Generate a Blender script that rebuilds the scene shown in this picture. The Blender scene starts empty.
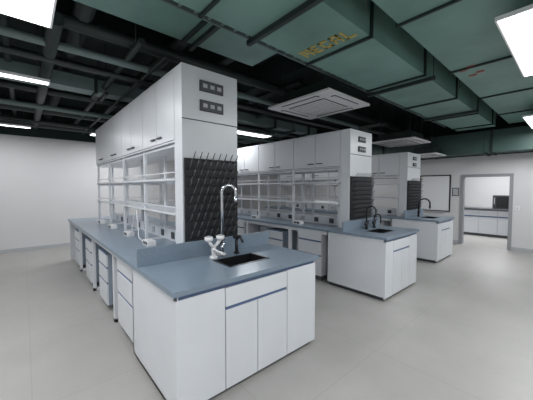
import bpy, bmesh, math, random
from mathutils import Vector, Matrix
random.seed(4)
S=bpy.context.scene
# ---------------------------------------------------------------- materials
def mat(name,col,rough=0.5,metal=0.0,noise=0.0,nscale=8,emit=None,estr=0,bump=0,bscale=40,alpha=None):
    m=bpy.data.materials.new(name); m.use_nodes=True
    nt=m.node_tree; b=nt.nodes['Principled BSDF']
    b.inputs['Base Color'].default_value=(*col,1)
    b.inputs['Roughness'].default_value=rough
    b.inputs['Metallic'].default_value=metal
    if noise>0:
        tc=nt.nodes.new('ShaderNodeTexCoord')
        n=nt.nodes.new('ShaderNodeTexNoise'); n.inputs['Scale'].default_value=nscale; n.inputs['Detail'].default_value=6
        nt.links.new(tc.outputs['Object'],n.inputs['Vector'])
        r=nt.nodes.new('ShaderNodeValToRGB')
        r.color_ramp.elements[0].position=0.3; r.color_ramp.elements[1].position=0.7
        r.color_ramp.elements[0].color=(*[c*(1-noise) for c in col],1)
        r.color_ramp.elements[1].color=(*[min(1,c*(1+noise)) for c in col],1)
        nt.links.new(n.outputs['Fac'],r.inputs['Fac']); nt.links.new(r.outputs['Color'],b.inputs['Base Color'])
    if bump>0:
        tc=nt.nodes.new('ShaderNodeTexCoord')
        n=nt.nodes.new('ShaderNodeTexNoise'); n.inputs['Scale'].default_value=bscale
        nt.links.new(tc.outputs['Object'],n.inputs['Vector'])
        bp=nt.nodes.new('ShaderNodeBump'); bp.inputs['Strength'].default_value=bump; bp.inputs['Distance'].default_value=0.01
        nt.links.new(n.outputs['Fac'],bp.inputs['Height']); nt.links.new(bp.outputs['Normal'],b.inputs['Normal'])
    if emit:
        b.inputs['Emission Color'].default_value=(*emit,1); b.inputs['Emission Strength'].default_value=estr
    return m
WHITE=mat('cabinet_white',(0.69,0.715,0.75),0.3,noise=0.02,nscale=3)
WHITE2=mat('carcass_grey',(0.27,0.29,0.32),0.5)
BLUEG=mat('cabinet_bluegrey',(0.28,0.33,0.40),0.45)
TOP=mat('countertop_bluegrey',(0.205,0.262,0.325),0.28,noise=0.06,nscale=60)
STRIP=mat('handle_strip_blue',(0.09,0.14,0.26),0.35)
BLACK=mat('black_plastic',(0.012,0.013,0.015),0.4)
PEG=mat('peg_dark_grey',(0.07,0.073,0.078),0.28)
SINKM=mat('sink_black',(0.010,0.010,0.011),0.35)
KICK=mat('kick_grey',(0.09,0.095,0.105),0.6)
CHROME=mat('brushed_steel',(0.70,0.72,0.75),0.18,1.0)
WPLAS=mat('white_plastic',(0.82,0.82,0.83),0.35)
DGREY=mat('socket_dark',(0.05,0.055,0.06),0.4)
WALL=mat('wall_paint',(0.65,0.652,0.66),0.8,noise=0.015,nscale=2)
DKWALL=mat('upper_wall_dark',(0.012,0.028,0.024),0.8)
CEIL=mat('ceiling_dark_green',(0.011,0.022,0.020),0.85,noise=0.25,nscale=2)
DUCT=mat('duct_green',(0.185,0.325,0.28),0.45,noise=0.2,nscale=1.6,bump=0.3,bscale=3)
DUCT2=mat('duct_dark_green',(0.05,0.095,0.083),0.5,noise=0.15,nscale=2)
SEAM=mat('duct_flange_dark',(0.012,0.026,0.022),0.5)
PIPE=mat('pipe_dark',(0.022,0.034,0.032),0.45)
PIPEL=mat('pipe_grey_green',(0.17,0.23,0.22),0.5)
YEL=mat('duct_stencil_yellow',(0.55,0.42,0.12),0.7)
RED=mat('red_tag',(0.38,0.09,0.08),0.6)
LIGHT=mat('led_panel',(1,1,1),0.5,emit=(0.95,0.98,1.0),estr=4)
FRAME=mat('door_frame_grey',(0.30,0.31,0.33),0.5)
BOARD=mat('whiteboard_surface',(0.85,0.86,0.87),0.25)
GRILLE=mat('grille_grey',(0.45,0.47,0.49),0.5)
def floor_mat():
    m=bpy.data.materials.new('floor_vinyl_grey'); m.use_nodes=True
    nt=m.node_tree; b=nt.nodes['Principled BSDF']
    tc=nt.nodes.new('ShaderNodeTexCoord')
    n=nt.nodes.new('ShaderNodeTexNoise'); n.inputs['Scale'].default_value=1.3; n.inputs['Detail'].default_value=9; n.inputs['Roughness'].default_value=0.65
    nt.links.new(tc.outputs['Object'],n.inputs['Vector'])
    r=nt.nodes.new('ShaderNodeValToRGB')
    r.color_ramp.elements[0].position=0.3; r.color_ramp.elements[1].position=0.72
    r.color_ramp.elements[0].color=(0.355,0.347,0.333,1); r.color_ramp.elements[1].color=(0.42,0.41,0.395,1)
    nt.links.new(n.outputs['Fac'],r.inputs['Fac'])
    br=nt.nodes.new('ShaderNodeTexBrick'); br.offset=0; br.inputs['Scale'].default_value=1.0
    br.inputs['Brick Width'].default_value=1.2; br.inputs['Row Height'].default_value=1.2
    br.inputs['Mortar Size'].default_value=0.004
    br.inputs['Color1'].default_value=(1,1,1,1); br.inputs['Color2'].default_value=(.975,.975,.975,1); br.inputs['Mortar'].default_value=(0.87,0.87,0.87,1)
    nt.links.new(tc.outputs['Object'],br.inputs['Vector'])
    mx=nt.nodes.new('ShaderNodeMix'); mx.data_type='RGBA'; mx.blend_type='MULTIPLY'; mx.inputs['Factor'].default_value=1
    nt.links.new(r.outputs['Color'],mx.inputs['A']); nt.links.new(br.outputs['Color'],mx.inputs['B'])
    nt.links.new(mx.outputs['Result'],b.inputs['Base Color'])
    b.inputs['Roughness'].default_value=0.4
    b.inputs['Specular IOR Level'].default_value=0.42
    return m
FLOOR=floor_mat()
# ---------------------------------------------------------------- mesh builder
class MB:
    def __init__(s): s.bm=bmesh.new(); s.mats=[]
    def mi(s,m):
        if m not in s.mats: s.mats.append(m)
        return s.mats.index(m)
    def box(s,x0,x1,y0,y1,z0,z1,m):
        i=s.mi(m)
        v=[s.bm.verts.new(p) for p in [(x0,y0,z0),(x1,y0,z0),(x1,y1,z0),(x0,y1,z0),(x0,y0,z1),(x1,y0,z1),(x1,y1,z1),(x0,y1,z1)]]
        for q in [(0,3,2,1),(4,5,6,7),(0,1,5,4),(1,2,6,5),(2,3,7,6),(3,0,4,7)]:
            f=s.bm.faces.new([v[k] for k in q]); f.material_index=i
        return v
    def tube(s,pts,r,m,n=10,caps=True):
        i=s.mi(m); pts=[Vector(p) for p in pts]; rings=[]
        up=None
        for k,p in enumerate(pts):
            if k==0: t=pts[1]-p
            elif k==len(pts)-1: t=p-pts[k-1]
            else: t=(pts[k+1]-pts[k-1])
            t.normalize()
            if up is None:
                up=Vector((0,0,1)) if abs(t.z)<0.9 else Vector((1,0,0))
            a=t.cross(up)
            if a.length<1e-4: a=t.cross(Vector((0,1,0)))
            a.normalize(); b=t.cross(a).normalized(); up=-b if (-b).dot(up)>0 else b
            rr=r[k] if isinstance(r,(list,tuple)) else r
            rings.append([s.bm.verts.new(p+a*math.cos(2*math.pi*j/n)*rr+b*math.sin(2*math.pi*j/n)*rr) for j in range(n)])
        for k in range(len(rings)-1):
            for j in range(n):
                f=s.bm.faces.new([rings[k][j],rings[k][(j+1)%n],rings[k+1][(j+1)%n],rings[k+1][j]]); f.material_index=i; f.smooth=True
        if caps:
            for R in (rings[0],rings[-1]):
                f=s.bm.faces.new(R); f.material_index=i
    def poly(s,pts,m):
        f=s.bm.faces.new([s.bm.verts.new(p) for p in pts]); f.material_index=s.mi(m)
    def obj(s,name,parent=None,bevel=0.0):
        bmesh.ops.recalc_face_normals(s.bm,faces=s.bm.faces)
        me=bpy.data.meshes.new(name); s.bm.to_mesh(me); s.bm.free()
        for m in s.mats: me.materials.append(m)
        o=bpy.data.objects.new(name,me); S.collection.objects.link(o)
        if bevel>0:
            b=o.modifiers.new('bevel','BEVEL'); b.width=bevel; b.segments=2; b.limit_method='ANGLE'; b.angle_limit=math.radians(50)
        if parent: o.parent=parent
        return o
def empty(name):
    e=bpy.data.objects.new(name,None); S.collection.objects.link(e); e.empty_display_size=0.1; return e
# ---------------------------------------------------------------- room
XW,XE,YS,YN=-4.5,8.8,-3.5,8.7
CZ=3.6
b=MB(); b.box(XW-.1,12.6,YS-.1,YN+.1,-0.1,0,FLOOR); b.obj('floor')
b=MB(); b.box(XW-.1,12.6,YS-.1,YN+.1,CZ,CZ+.1,CEIL); b.obj('ceiling')
b=MB(); b.box(XW-.1,XE,YN,YN+.1,0,2.72,WALL); b.box(XW-.1,XE,YN,YN+.1,2.72,CZ,DKWALL); b.obj('wall_north')
b=MB(); b.box(XW-.1,XE,YS-.1,YS,0,2.72,WALL); b.box(XW-.1,XE,YS-.1,YS,2.72,CZ,DKWALL); b.obj('wall_south')
b=MB(); b.box(XW-.1,XW,YS,YN,0,2.72,WALL); b.box(XW-.1,XW,YS,YN,2.72,CZ,DKWALL); b.obj('wall_west')
DY0,DY1,DZ=1.10,2.06,1.80
b=MB()
for (ya,yb,za,zb) in [(YS-.1,DY0,0,2.32),(DY1,YN+.1,0,2.32),(DY0,DY1,DZ,2.32)]:
    b.box(XE,XE+.12,ya,yb,za,zb,WALL)
b.box(XE,XE+.12,YS-.1,YN+.1,2.32,CZ,DKWALL)
b.obj('wall_east')
b=MB(); t=.05
b.box(XE-.025,XE,DY0-t,DY0,0,DZ+t,FRAME); b.box(XE-.025,XE,DY1,DY1+t,0,DZ+t,FRAME); b.box(XE-.025,XE,DY0,DY1,DZ,DZ+t,FRAME)
b.box(XE-.025,XE+.12,DY0,DY0+.02,0,DZ,FRAME); b.box(XE-.025,XE+.12,DY1-.02,DY1,0,DZ,FRAME); b.box(XE-.025,XE+.12,DY0,DY1,DZ-.02,DZ,FRAME)
b.obj('door_1')
b=MB(); b.box(XW,XE,YN-.012,YN,0,.08,GRILLE); b.obj('baseboard_north')
b=MB(); b.box(XE-.012,XE,YS,DY0-t,0,.08,GRILLE); b.box(XE-.012,XE,DY1+t,YN,0,.08,GRILLE); b.obj('baseboard_east')
b=MB(); b.box(12.5,12.6,YS,YN,0,CZ,WALL); b.obj('wall_neighbour_east')
b=MB(); b.box(XE+.12,12.5,-1.6,-1.5,0,CZ,WALL); b.obj('wall_neighbour_south')
b=MB(); b.box(XE+.12,12.5,4.4,4.5,0,CZ,WALL); b.obj('wall_neighbour_north')
# ---------------------------------------------------------------- island
def front_x(b,xf,sgn,y0,y1,z0,z1,m=None,th=.018,g=.004):
    b.box(min(xf,xf+sgn*th),max(xf,xf+sgn*th),y0+g,y1-g,z0+g,z1-g,m or WHITE)
def front_y(b,yf,x0,x1,z0,z1,m=None,th=.018,g=.004):
    b.box(x0+g,x1-g,yf-th,yf,z0+g,z1-g,m or WHITE)
def gooseneck(name,x,y,z,h,r,ang,m,parent=None,rad=.011):
    e=MB(); ca,sa=math.cos(ang),math.sin(ang)
    e.tube([(x,y,z),(x,y,z+.03)],.028,m,16); e.tube([(x,y,z+.03),(x,y,z+.12)],.018,m,14)
    pts=[(x,y,z+.1),(x,y,z+h-r)]
    for k in range(1,11):
        a=math.pi-math.pi*k/10*1.05
        q=r+r*math.cos(a); pts.append((x+ca*q,y+sa*q,z+h-r+r*math.sin(a)))
    lx,ly,lz=pts[-1]; pts.append((lx,ly,lz-.07))
    e.tube(pts,rad,m,10)
    e.tube([(lx,ly,lz-.04),(lx,ly,lz-.09)],[rad*1.5,rad*.8],m,10)
    for sg in (-1,1):
        px,py=x-sa*.055*sg,y+ca*.055*sg
        e.tube([(x,y,z+.08),(px,py,z+.08)],.012,m,10)
        e.tube([(px,py,z+.065),(px,py,z+.12)],.015,m,10)
        e.tube([(px,py,z+.12),(px-sa*.05*sg+ca*.02,py+ca*.05*sg+sa*.02,z+.135)],.007,m,8)
    return e.obj(name,parent)
def island(name,x0,x1,y0,y1,tw,ty,tz,cz0,pz,yc,sink,fixed,endsplit,ncab,legs):
    root=empty(name); H=.86; ct=.035
    sx0,sx1,sy0,sy1=sink; b=MB()
    for (a,c,d,e) in [(x0,sx0,y0,sy1),(sx1,x1,y0,sy1),(sx0,sx1,y0,sy0),(x0,x1,sy1,y1)]:
        b.box(a,c,d,e,H-ct,H,TOP)
    b.box(x0,x1,ty-.055,ty-.035,H,H+.15,TOP)
    b.obj('countertop',root)
    b=MB()
    for (a,c,d,e) in [(sx0,sx0+.02,sy0,sy1),(sx1-.02,sx1,sy0,sy1),(sx0,sx1,sy0,sy0+.02),(sx0,sx1,sy1-.02,sy1)]:
        b.box(a,c,d,e,H-.24,H+.003,SINKM)
    b.box(sx0,sx1,sy0,sy1,H-.26,H-.24,SINKM)
    cx,cy=(sx0+sx1)/2,(sy0+sy1)/2
    b.tube([(cx,cy,H-.24),(cx,cy,H-.235)],.03,CHROME,16)
    b.obj('sink_basin',root)
    b=MB(); i=.022; yb=y0+.95; fz=.035
    zc=H-ct
    b.box(x0+i,x0+i+.02,y0+i,yb,fz,zc,WHITE); b.box(x1-i-.02,x1-i,y0+i,yb,fz,zc,WHITE)
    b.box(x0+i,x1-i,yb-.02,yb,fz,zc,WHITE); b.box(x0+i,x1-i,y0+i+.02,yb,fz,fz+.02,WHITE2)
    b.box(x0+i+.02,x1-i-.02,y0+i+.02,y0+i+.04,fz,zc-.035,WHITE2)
    b.box(x0+i,x1-i,y0+i+.01,y0+i+.03,zc-.035,zc,STRIP)
    b.box(x0+i+.03,x1-i-.03,y0+i+.04,yb-.02,0,fz,KICK)
    yf=y0+i+.02
    xs=endsplit
    front_y(b,yf,x0+i,xs[0],fz,zc-.03)
    front_y(b,yf,xs[0],xs[2],.645,zc-.035)
    b.box(xs[0]+.01,xs[2]-.01,yf-.012,yf,.625,.645,STRIP)
    front_y(b,yf,xs[0],xs[1],fz,.628); front_y(b,yf,xs[1],xs[2],fz,.628)
    front_y(b,yf,xs[2],x1-i,fz,zc-.03)
    b.box(x0+i,x0+i+.012,y0+i,y0+i+.02,zc-.035,zc,WHITE);b.box(x1-i-.012,x1-i,y0+i,y0+i+.02,zc-.035,zc,WHITE)
    for sgn,xo in ((-1,x0+.06),(1,x1-.06)):
        dep=min(.52,(x1-x0)/2-.14)
        for (ya,yb2) in fixed:
            xa,xb=(xo,xo+dep) if sgn<0 else (xo-dep,xo)
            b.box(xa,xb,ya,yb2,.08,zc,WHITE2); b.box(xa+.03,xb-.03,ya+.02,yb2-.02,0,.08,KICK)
            b.box(xa,xb,ya-.002,ya+.016,.08,zc,WHITE); b.box(xa,xb,yb2-.016,yb2+.002,.08,zc,WHITE)
            for (za,zb) in [(.08,.40),(.42,.63),(.65,.80)]:
                front_x(b,xo,sgn,ya,yb2,za,zb); b.box(min(xo,xo+sgn*.012),max(xo,xo+sgn*.012),ya+.02,yb2-.02,zb-.004,zb+.018,STRIP)
    for yy in legs:
        for xx in (x0+.05,x1-.09):
            b.box(xx,xx+.04,yy,yy+.06,0,zc,WHITE)
        b.box(x0+.05,x1-.05,yy,yy+.06,zc-.05,zc,WHITE)
        b.box(x0+.05,x1-.05,yy,yy+.06,0,.04,WHITE)
    for xx in (x0+.04,x1-.07): b.box(xx,xx+.03,y0+.95,y1-.05,zc-.06,zc,WHITE)
    xm=(x0+x1)/2
    b.box(xm-.05,xm+.05,y0+.95,y1-.05,.03,zc,WHITE)
    b.box(x0+.02,x1-.02,y1-.05,y1-.02,0,zc,WHITE)
    b.obj('base_cabinets',root,.0015)
    ta,tb=tw; b=MB(); td=.16
    b.box(ta,tb,ty,ty+td,H,tz,WHITE)
    zs=cz0+.18
    b.box(ta-.004,tb+.004,ty-.012,ty,zs+.005,tz,WHITE); b.box(ta-.004,tb+.004,ty-.012,ty,pz,zs-.005,WHITE)
    b.box(ta,tb,ty-.004,ty,zs-.006,zs+.006,KICK)
    tm=(ta+tb)/2; k=(tz-cz0)/.66
    for zv in (tz-.16*k,tz-.34*k):
        b.box(tm-.125*k,tm+.125*k,ty-.028,ty-.012,zv-.05*k,zv+.05*k,DGREY)
        b.box(tm-.113*k,tm+.113*k,ty-.032,ty-.028,zv-.04*k,zv+.04*k,KICK)
        for q in (-.075,0,.075):
            b.box(tm+(q-.022)*k,tm+(q+.022)*k,ty-.036,ty-.032,zv-.018*k,zv+.018*k,GRILLE)
    b.obj('service_tower',root,.002)
    b=MB()
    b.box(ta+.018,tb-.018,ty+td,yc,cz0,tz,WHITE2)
    b.box(ta,tb,ty+td,yc,tz-.015,tz,WHITE); b.box(ta,tb,ty+td,yc,cz0-.015,cz0,WHITE)
    b.box(ta,tb,yc-.02,yc,cz0,tz,WHITE)
    L=(yc-.02-ty-td)/ncab
    for j in range(ncab):
        ya=ty+td+j*L
        for sgn,xf in ((-1,ta+.018),(1,tb-.018)):
            front_x(b,xf,sgn,ya,ya+L,cz0+.003,tz-.015,g=.006)
            hy=ya+L-.09 if j%2==0 else ya+.09
            xs_=xf+sgn*.018
            b.box(min(xs_,xs_+sgn*.02),max(xs_,xs_+sgn*.02),hy-.06,hy+.06,cz0+.06,cz0+.075,KICK)
    b.obj('upper_cabinets',root,.001)
    b=MB(); n=4; P=(yc-ty-td-.04)/n
    for j in range(n+1):
        yy=ty+td+.01+j*P
        for xx in (ta+.02,tm-.03,tb-.05):
            b.box(xx,xx+.03,yy,yy+.045,H,cz0-.015,WHITE)
        for zz in (H+.02,H+.38,H+.72):
            b.box(ta+.02,tb-.02,yy+.005,yy+.03,zz-.03,zz,WHITE)
    for zz in (H+.40,H+.74):
        if zz>cz0-.1: continue
        for (xa,xb) in ((ta+.0,tm-.05),(tm+.05,tb-.0)):
            b.box(xa,xb,ty+td+.01,yc,zz-.022,zz,WHITE)
        for xx in (ta,tb-.008):
            b.box(xx,xx+.008,ty+td+.01,yc,zz+.05,zz+.062,WHITE)
    b.box(tm-.05,tm+.05,ty+td,yc,H,H+.14,WHITE)
    b.box(ta+.03,tb-.03,ty+td,yc,cz0-.05,cz0-.02,WHITE)
    j=ty+td+.3
    while j<yc-.2:
        for sgn in (-1,1):
            xx=tm+sgn*.05
            b.box(min(xx,xx+sgn*.008),max(xx,xx+sgn*.008),j,j+.09,H+.03,H+.11,DGREY if int(j*10)%2 else GRILLE)
        j+=.33
    b.obj('reagent_shelves',root,.001)
    b=MB(); pb=H+.16
    b.box(ta+.01,tb-.01,ty-.03,ty-.012,H+.02,pz,BLACK)
    nc=8; nr=10
    for r_ in range(nr):
        for c_ in range(nc):
            px=ta+.05+(tb-ta-.1)*(c_+.5*(r_%2))/(nc-.5); pzz=pb+.02+(pz-pb-.04)*r_/(nr-1)
            b.tube([(px,ty-.03,pzz),(px,ty-.055,pzz+.012),(px,ty-.10,pzz+.075)],[.010,.006,.0045],PEG,6)
    b.obj('drying_pegboard',root)
    return root
r1=island('lab_island_bench',.67,2.10,1.63,7.0,(1.09,1.69),2.40,2.63,1.96,1.78,6.34,
  (1.24,1.68,1.86,2.14),[(2.6,3.2)],(1.063,1.364,1.697),8,(3.38,4.63,5.88))
r2=island('lab_island_bench.001',3.49,4.58,1.62,7.0,(3.72,4.36),2.32,2.40,1.84,1.68,6.5,
  (3.80,4.18,1.82,2.08),[(2.7,3.2),(4.75,5.25)],(3.75,4.02,4.29),8,(3.37,4.62,5.87))
r3=island('lab_island_bench.002',6.08,7.13,1.80,7.0,(6.28,7.0),2.50,2.28,1.78,1.66,6.5,
  (6.4,6.8,2.0,2.26),[(3.0,3.5)],(6.35,6.6,6.86),8,(3.55,4.8,6.05))
def pedestal(x,y,w,side,h=.70,d=.48):
    b=MB(); xa,xb=(x,x+d)
    b.box(xa,xb,y,y+w,.07,h,BLUEG)
    xf=xa if side<0 else xb; s=side
    for (za,zb) in [(.07,.33),(.35,.52),(.54,h-.01)]:
        front_x(b,xf,s,y,y+w,za,zb)
        b.box(min(xf,xf+s*.012),max(xf,xf+s*.012),y+.02,y+w-.02,zb-.004,zb+.018,STRIP)
    for xx in (xa+.06,xb-.06):
        for yy in (y+.06,y+w-.06):
            b.tube([(xx-.012,yy,.028),(xx+.012,yy,.028)],.028,BLACK,12); b.box(xx-.018,xx+.018,yy-.018,yy+.018,.045,.07,BLACK)
    return b.obj('mobile_drawer_cabinet',None,.0015)
for yy in (3.75,4.8,6.05): pedestal(.74,yy,.46,-1)
for yy in (3.72,5.3): pedestal(1.55,yy,.45,1)
for yy in (3.6,5.35): pedestal(3.57,yy,.45,-1,d=.36)
for yy in (4.0,5.2): pedestal(6.16,yy,.45,-1,d=.36)
# ---- faucets
gooseneck('gooseneck_faucet',1.40,2.23,.861,.67,.065,math.radians(-35),CHROME,None,.015)
gooseneck('gooseneck_faucet.001',4.0,2.18,.861,.36,.07,math.radians(-80),BLACK)
gooseneck('gooseneck_faucet.002',6.6,2.36,.861,.40,.11,math.radians(-60),BLACK,None,.017)
gooseneck('gooseneck_faucet.003',4.24,2.18,.861,.22,.05,math.radians(-80),BLACK)
b=MB(); x,y,z=1.29,2.20,.861
b.tube([(x,y,z),(x,y,z+.02)],.038,WPLAS,16); b.tube([(x,y,z+.02),(x,y,z+.11)],.02,WPLAS,12)
for s in (-1,1):
    b.tube([(x,y,z+.10),(x+s*.03,y-.01,z+.13),(x+s*.06,y-.02,z+.17)],.015,WPLAS,10)
    b.tube([(x+s*.06,y-.02,z+.165),(x+s*.06,y-.02,z+.175),(x+s*.06,y-.02,z+.205)],[.02,.037,.039],WPLAS,16)
    b.tube([(x+s*.06,y-.02,z+.205),(x+s*.06,y-.02,z+.212)],[.030,.026],GRILLE,16)
b.tube([(x,y-.01,z+.07),(x+.03,y-.09,z+.06)],.012,WPLAS,8)
b.box(x+.02,x+.045,y-.135,y-.085,z+.05,z+.066,WPLAS)
hose=[(x+.02,y,z+.03)]+[(x+.02+.055*math.cos(a),y-.05+.04*math.sin(a),z+.02+.04*(1-math.cos(a*1.0))) for a in [i*.5 for i in range(1,12)]]
b.tube(hose,.009,WPLAS,8)
b.obj('eyewash_station')
b=MB(); x,y=1.56,2.22
b.tube([(x,y,z),(x,y,z+.14)],.016,BLACK,12); b.tube([(x,y,z+.14),(x+.01,y-.05,z+.17),(x+.01,y-.09,z+.12)],.012,BLACK,10)
b.box(x-.035,x+.035,y-.012,y+.012,z+.15,z+.18,BLACK); b.tube([(x,y,z),(x,y,z+.015)],.028,BLACK,14)
b.obj('lab_water_tap')
def socket(x,y):
    b=MB(); b.box(x,x+.09,y,y+.18,.861,.92,WPLAS); b.poly([(x-.001,y+.02,.872),(x-.001,y+.16,.872),(x-.001,y+.16,.91),(x-.001,y+.02,.91)],GRILLE)
    for q in (.03,.10): b.box(x-.005,x,y+q,y+q+.045,.877,.908,DGREY)
    b.obj('power_socket_box',None,.004)
for yy in (3.1,3.9,4.8,5.6): socket(1.0,yy)
for yy in (3.2,4.4): socket(3.6,yy)
b=MB(); pts=[(1.04,3.4,.869),(1.04,3.55,.90),(1.05,3.6,1.05),(1.05,3.66,1.22),(1.04,3.75,1.1),(1.03,3.81,.95),(1.02,3.85,.869)]
b.tube(pts,.006,WPLAS,8); b.obj('power_cable')
# ---------------------------------------------------------------- ceiling services
def duct(name,x0,x1,y0,y1,z0,z1,axis,step=1.2,m=None,fl=.035,hang=True):
    m=m or DUCT
    b=MB(); b.box(x0,x1,y0,y1,z0,z1,m)
    a,c=(x0,x1) if axis=='x' else (y0,y1); p=a+step*.6
    while p<c:
        if axis=='x': b.box(p,p+fl,y0-fl,y1+fl,z0-fl,z1+.03,SEAM)
        else: b.box(x0-fl,x1+fl,p,p+fl,z0-fl,z1+.03,SEAM)
        p+=step
    p=a+step*.3
    while p<c:
        if axis=='x':
            if hang: b.box(p,p+.04,y0-.08,y1+.08,z0-.045,z0,PIPE)
            for yy in (y0-.06,y1+.06): b.tube([(p+.02,yy,z0-.04),(p+.02,yy,CZ)],.006,PIPE,6)
        else:
            if hang: b.box(x0-.08,x1+.08,p,p+.04,z0-.045,z0,PIPE)
            for xx in (x0-.06,x1+.06): b.tube([(xx,p+.02,z0-.04),(xx,p+.02,CZ)],.006,PIPE,6)
        p+=step*1.7
    return b.obj(name)
duct('air_duct',-1.0,8.0,1.30,2.02,2.88,3.25,'x',1.3,DUCT,.025)
duct('air_duct.001',1.6,8.2,-1.9,1.10,2.94,3.3,'x',1.5,DUCT,.022,False)
duct('air_duct.002',-3.0,2.3,2.42,2.9,3.1,3.4,'x',1.2,DUCT)
duct('air_duct.003',-3.5,6.0,4.75,5.0,2.92,3.1,'x',1.2,PIPEL)
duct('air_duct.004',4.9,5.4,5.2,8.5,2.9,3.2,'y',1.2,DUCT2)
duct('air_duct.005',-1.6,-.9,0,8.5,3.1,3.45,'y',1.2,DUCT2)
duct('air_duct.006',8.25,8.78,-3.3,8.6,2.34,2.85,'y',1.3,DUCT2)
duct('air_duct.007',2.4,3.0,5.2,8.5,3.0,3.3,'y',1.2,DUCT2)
# stencilled block marks and red tags on duct undersides
b=MB()
L=[[(0,0,.02,.15),(.08,0,.10,.15),(.04,.05,.06,.15)],[(0,0,.02,.15),(0,0,.09,.03),(0,.06,.07,.09),(0,.12,.09,.15)],
   [(0,0,.02,.15),(0,0,.09,.03),(0,.12,.09,.15),(.07,0,.09,.07)],[(0,0,.02,.15),(.07,0,.09,.15),(0,.12,.09,.15),(0,.06,.09,.08)],[(0,0,.02,.15),(0,0,.09,.03)]]
for k,let in enumerate(L):
    for (a,c,d,e) in let:
        yy=1.94-k*.12
        b.box(2.14+(.15-e),2.14+(.15-c),yy-d,yy-a,2.874,2.8795,YEL)
b.obj('duct_stencil')
b=MB()
for (x_,y_) in [(3.98,.90),(4.05,.99),(4.24,.86),(4.31,.95)]: b.box(x_,x_+.05,y_-.04,y_+.04,2.933,2.9395,RED)
b.obj('duct_tag')
b=MB()
for (x,z_,r) in [(-.35,3.0,.05),(-.1,3.1,.035),(.25,2.95,.06),(.5,3.25,.09),(.95,3.0,.035),(1.2,2.92,.02),(2.2,3.3,.06),(1.55,3.35,.08),(3.4,3.2,.05),(3.9,3.05,.04),(6.1,2.95,.05),(6.4,3.0,.04),(7.6,2.8,.05)]:
    b.tube([(x,3.0,z_),(x,8.6,z_)],r,PIPE,10)
for (y,z_,r) in [(3.55,2.95,.04),(3.4,3.15,.07),(3.85,2.9,.03),(4.4,3.1,.05),(5.5,3.0,.05),(6.1,2.88,.04),(6.9,3.0,.07),(7.6,2.9,.05),(8.2,2.95,.08)]:
    b.tube([(-4.4,y,z_),(8.2,y,z_)],r,PIPE if r!=.04 else PIPEL,10)
for (x,y) in [(.25,3.2),(.25,4.5),(.25,6),(.5,3.6),(.95,3.2),(.95,5.2),(-.35,3.5),(-.35,5.5),(2.2,4),(3.9,3.5),(3.9,5)]:
    b.tube([(x,y,2.98),(x,y,CZ)],.007,PIPE,6)
b.obj('ceiling_pipes')
b=MB()
for yy in (2.14,2.28): b.box(.4,8.0,yy,yy+.02,3.02,3.08,PIPEL)
xx=.45
while xx<8: b.box(xx,xx+.03,2.14,2.3,3.03,3.05,PIPEL); xx+=.14
for xx in (.8,2.2,3.6,5.,6.4,7.8):
    for yy in (2.13,2.31): b.tube([(xx,yy,3.02),(xx,yy,CZ)],.006,PIPE,6)
for k in range(4): b.tube([(.4,2.18+k*.025,3.065),(8,2.18+k*.025,3.065)],.010,BLACK,6)
b.obj('cable_ladder')
b=MB()
for yy in (3.7,6.4): b.box(XW,XE,yy,yy+.25,3.3,CZ,CEIL)
for xx in (-2.6,3.1): b.box(xx,xx+.3,YS,YN,3.25,CZ,CEIL)
b.obj('ceiling_beams')
def cassette(x0,x1,y0,y1,z):
    b=MB(); b.box(x0+.12,x1-.12,y0+.12,y1-.12,z+.03,z+.20,SEAM)
    b.box(x0,x1,y0,y1,z,z+.03,WPLAS)
    cx,cy=(x0+x1)/2,(y0+y1)/2; w,h=(x1-x0)*.5,(y1-y0)*.5
    a,c=w*.58,h*.58
    b.box(cx-a,cx+a,cy-c,cy+c,z-.008,z,DGREY)
    n=12
    for k in range(n):
        yy=cy-c+.01+(2*c-.02)*k/n; b.box(cx-a+.01,cx+a-.01,yy,yy+2*c/n*.7,z-.014,z-.008,WPLAS)
    for (xa,xb,ya,yb) in [(cx-a,cx+a,y0+.06,y0+.13),(cx-a,cx+a,y1-.13,y1-.06),(x0+.06,x0+.13,cy-c,cy+c),(x1-.13,x1-.06,cy-c,cy+c)]:
        b.box(xa,xb,ya,yb,z-.006,z,DGREY); b.box(xa+.014,xb-.014,ya+.014,yb-.014,z-.018,z-.006,WPLAS)
    for xx in (x0+.16,x1-.16):
        for yy in (y0+.16,y1-.16): b.tube([(xx,yy,z+.2),(xx,yy,CZ)],.007,PIPE,6)
    b.obj('ceiling_cassette_air_conditioner',None,.004)
cassette(2.92,3.95,2.13,3.28,2.74)
cassette(6.2,7.15,2.33,3.3,2.55)
cassette(7.45,8.2,2.3,3.0,2.32)
def panel(x0,x1,y0,y1,z,power,top=CZ):
    b=MB(); b.box(x0,x1,y0,y1,z,z+.03,WPLAS)
    b.box(x0+.015,x1-.015,y0+.015,y1-.015,z-.003,z,LIGHT)
    for xx in (x0+.1,x1-.1):
        b.tube([(xx,(y0+y1)/2,z+.03),(xx,(y0+y1)/2,top)],.005,PIPE,6)
    b.obj('led_panel_light')
    l=bpy.data.lights.new('led_area','AREA'); l.shape='RECTANGLE'; l.size=x1-x0-.03; l.size_y=y1-y0-.03; l.energy=power; l.color=(.975,.985,1)
    o=bpy.data.objects.new('led_area_light',l); o.location=((x0+x1)/2,(y0+y1)/2,z-.012); S.collection.objects.link(o)
P=42
panel(2.66,4.22,-.16,.46,2.74,P,2.92)
panel(6.5,7.9,.1,.70,2.72,P,2.92)
panel(-.55,.20,2.2,2.75,2.74,P*.5)
panel(-1.1,.27,4.14,4.28,2.74,P*.6)
panel(-1.2,.15,7.5,7.64,2.74,P*.5)
panel(3.2,4.45,4.85,5.15,2.72,P,2.9)
panel(1.2,2.4,7.4,7.7,2.74,P*.7)
panel(6.2,7.4,4.9,5.2,2.72,P*.7)
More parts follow.
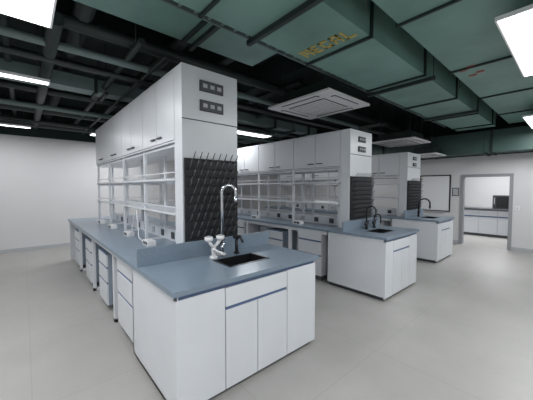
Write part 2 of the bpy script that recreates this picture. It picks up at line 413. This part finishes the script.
panel(-1.0,.3,-.6,-.02,2.74,P)
panel(-3.6,-2.3,2.2,2.78,2.74,P)
panel(-3.6,-2.3,-1.5,-.9,2.74,P)
panel(.6,1.9,-2.9,-2.3,2.74,P)
panel(10.0,11.2,1.2,1.8,2.74,P*2.3)
# ---------------------------------------------------------------- right wall items
b=MB(); yA,yB,zA,zB=2.36,3.10,.86,1.84
b.box(XE-.012,XE,yA,yB,zA,zB,BOARD)
for (a,c,d,e) in [(yA-.02,yA+.01,zA-.02,zB+.02),(yB-.01,yB+.02,zA-.02,zB+.02),(yA,yB,zA-.02,zA+.01),(yA,yB,zB-.01,zB+.02)]:
    b.box(XE-.022,XE,a,c,d,e,BLACK)
b.box(XE-.05,XE-.02,yA+.1,yB-.1,zA-.03,zA-.015,GRILLE)
b.obj('whiteboard')
b=MB(); b.box(XE-.012,XE,2.15,2.30,1.28,1.5,DGREY); b.box(XE-.014,XE-.012,2.165,2.285,1.3,1.48,GRILLE); b.obj('wall_sign')
b=MB(); b.box(XE-.012,XE,.93,1.0,.98,1.06,WPLAS); b.box(XE-.016,XE-.012,.95,.98,1.0,1.04,GRILLE); b.obj('light_switch')
b=MB(); b.box(10.6,11.3,.2,3.0,.82,.86,KICK)
b.box(10.66,11.3,.22,2.98,.08,.82,WHITE2); b.box(10.7,11.3,.25,2.95,0,.08,KICK)
for k in range(6):
    ya=.22+k*.46; front_x(b,10.66,-1,ya,ya+.46,.08,.60); front_x(b,10.66,-1,ya,ya+.46,.63,.80)
    b.box(10.63,10.66,ya+.02,ya+.44,.60,.63,STRIP)
b.obj('wall_lab_bench',None,.001)
b=MB(); b.box(10.75,11.15,1.35,1.75,.862,1.27,DGREY); b.box(10.742,10.75,1.38,1.66,.90,1.23,BLACK); b.box(10.735,10.742,1.69,1.72,1.0,1.2,CHROME); b.obj('lab_oven',None,.006)
# ---------------------------------------------------------------- world / camera
w=bpy.data.worlds.new('world'); S.world=w; w.use_nodes=True
w.node_tree.nodes['Background'].inputs[0].default_value=(.8,.9,1,1); w.node_tree.nodes['Background'].inputs[1].default_value=.3
cd=bpy.data.cameras.new('cam'); cam=bpy.data.objects.new('camera',cd); S.collection.objects.link(cam)
cd.sensor_width=36; cd.lens=275.5/533*36; cd.clip_start=.05
cam.location=(0,0,1.51)
cam.rotation_euler=(math.radians(90-2.6),0,-math.radians(41.35))
S.camera=cam
S.view_settings.view_transform='Standard'
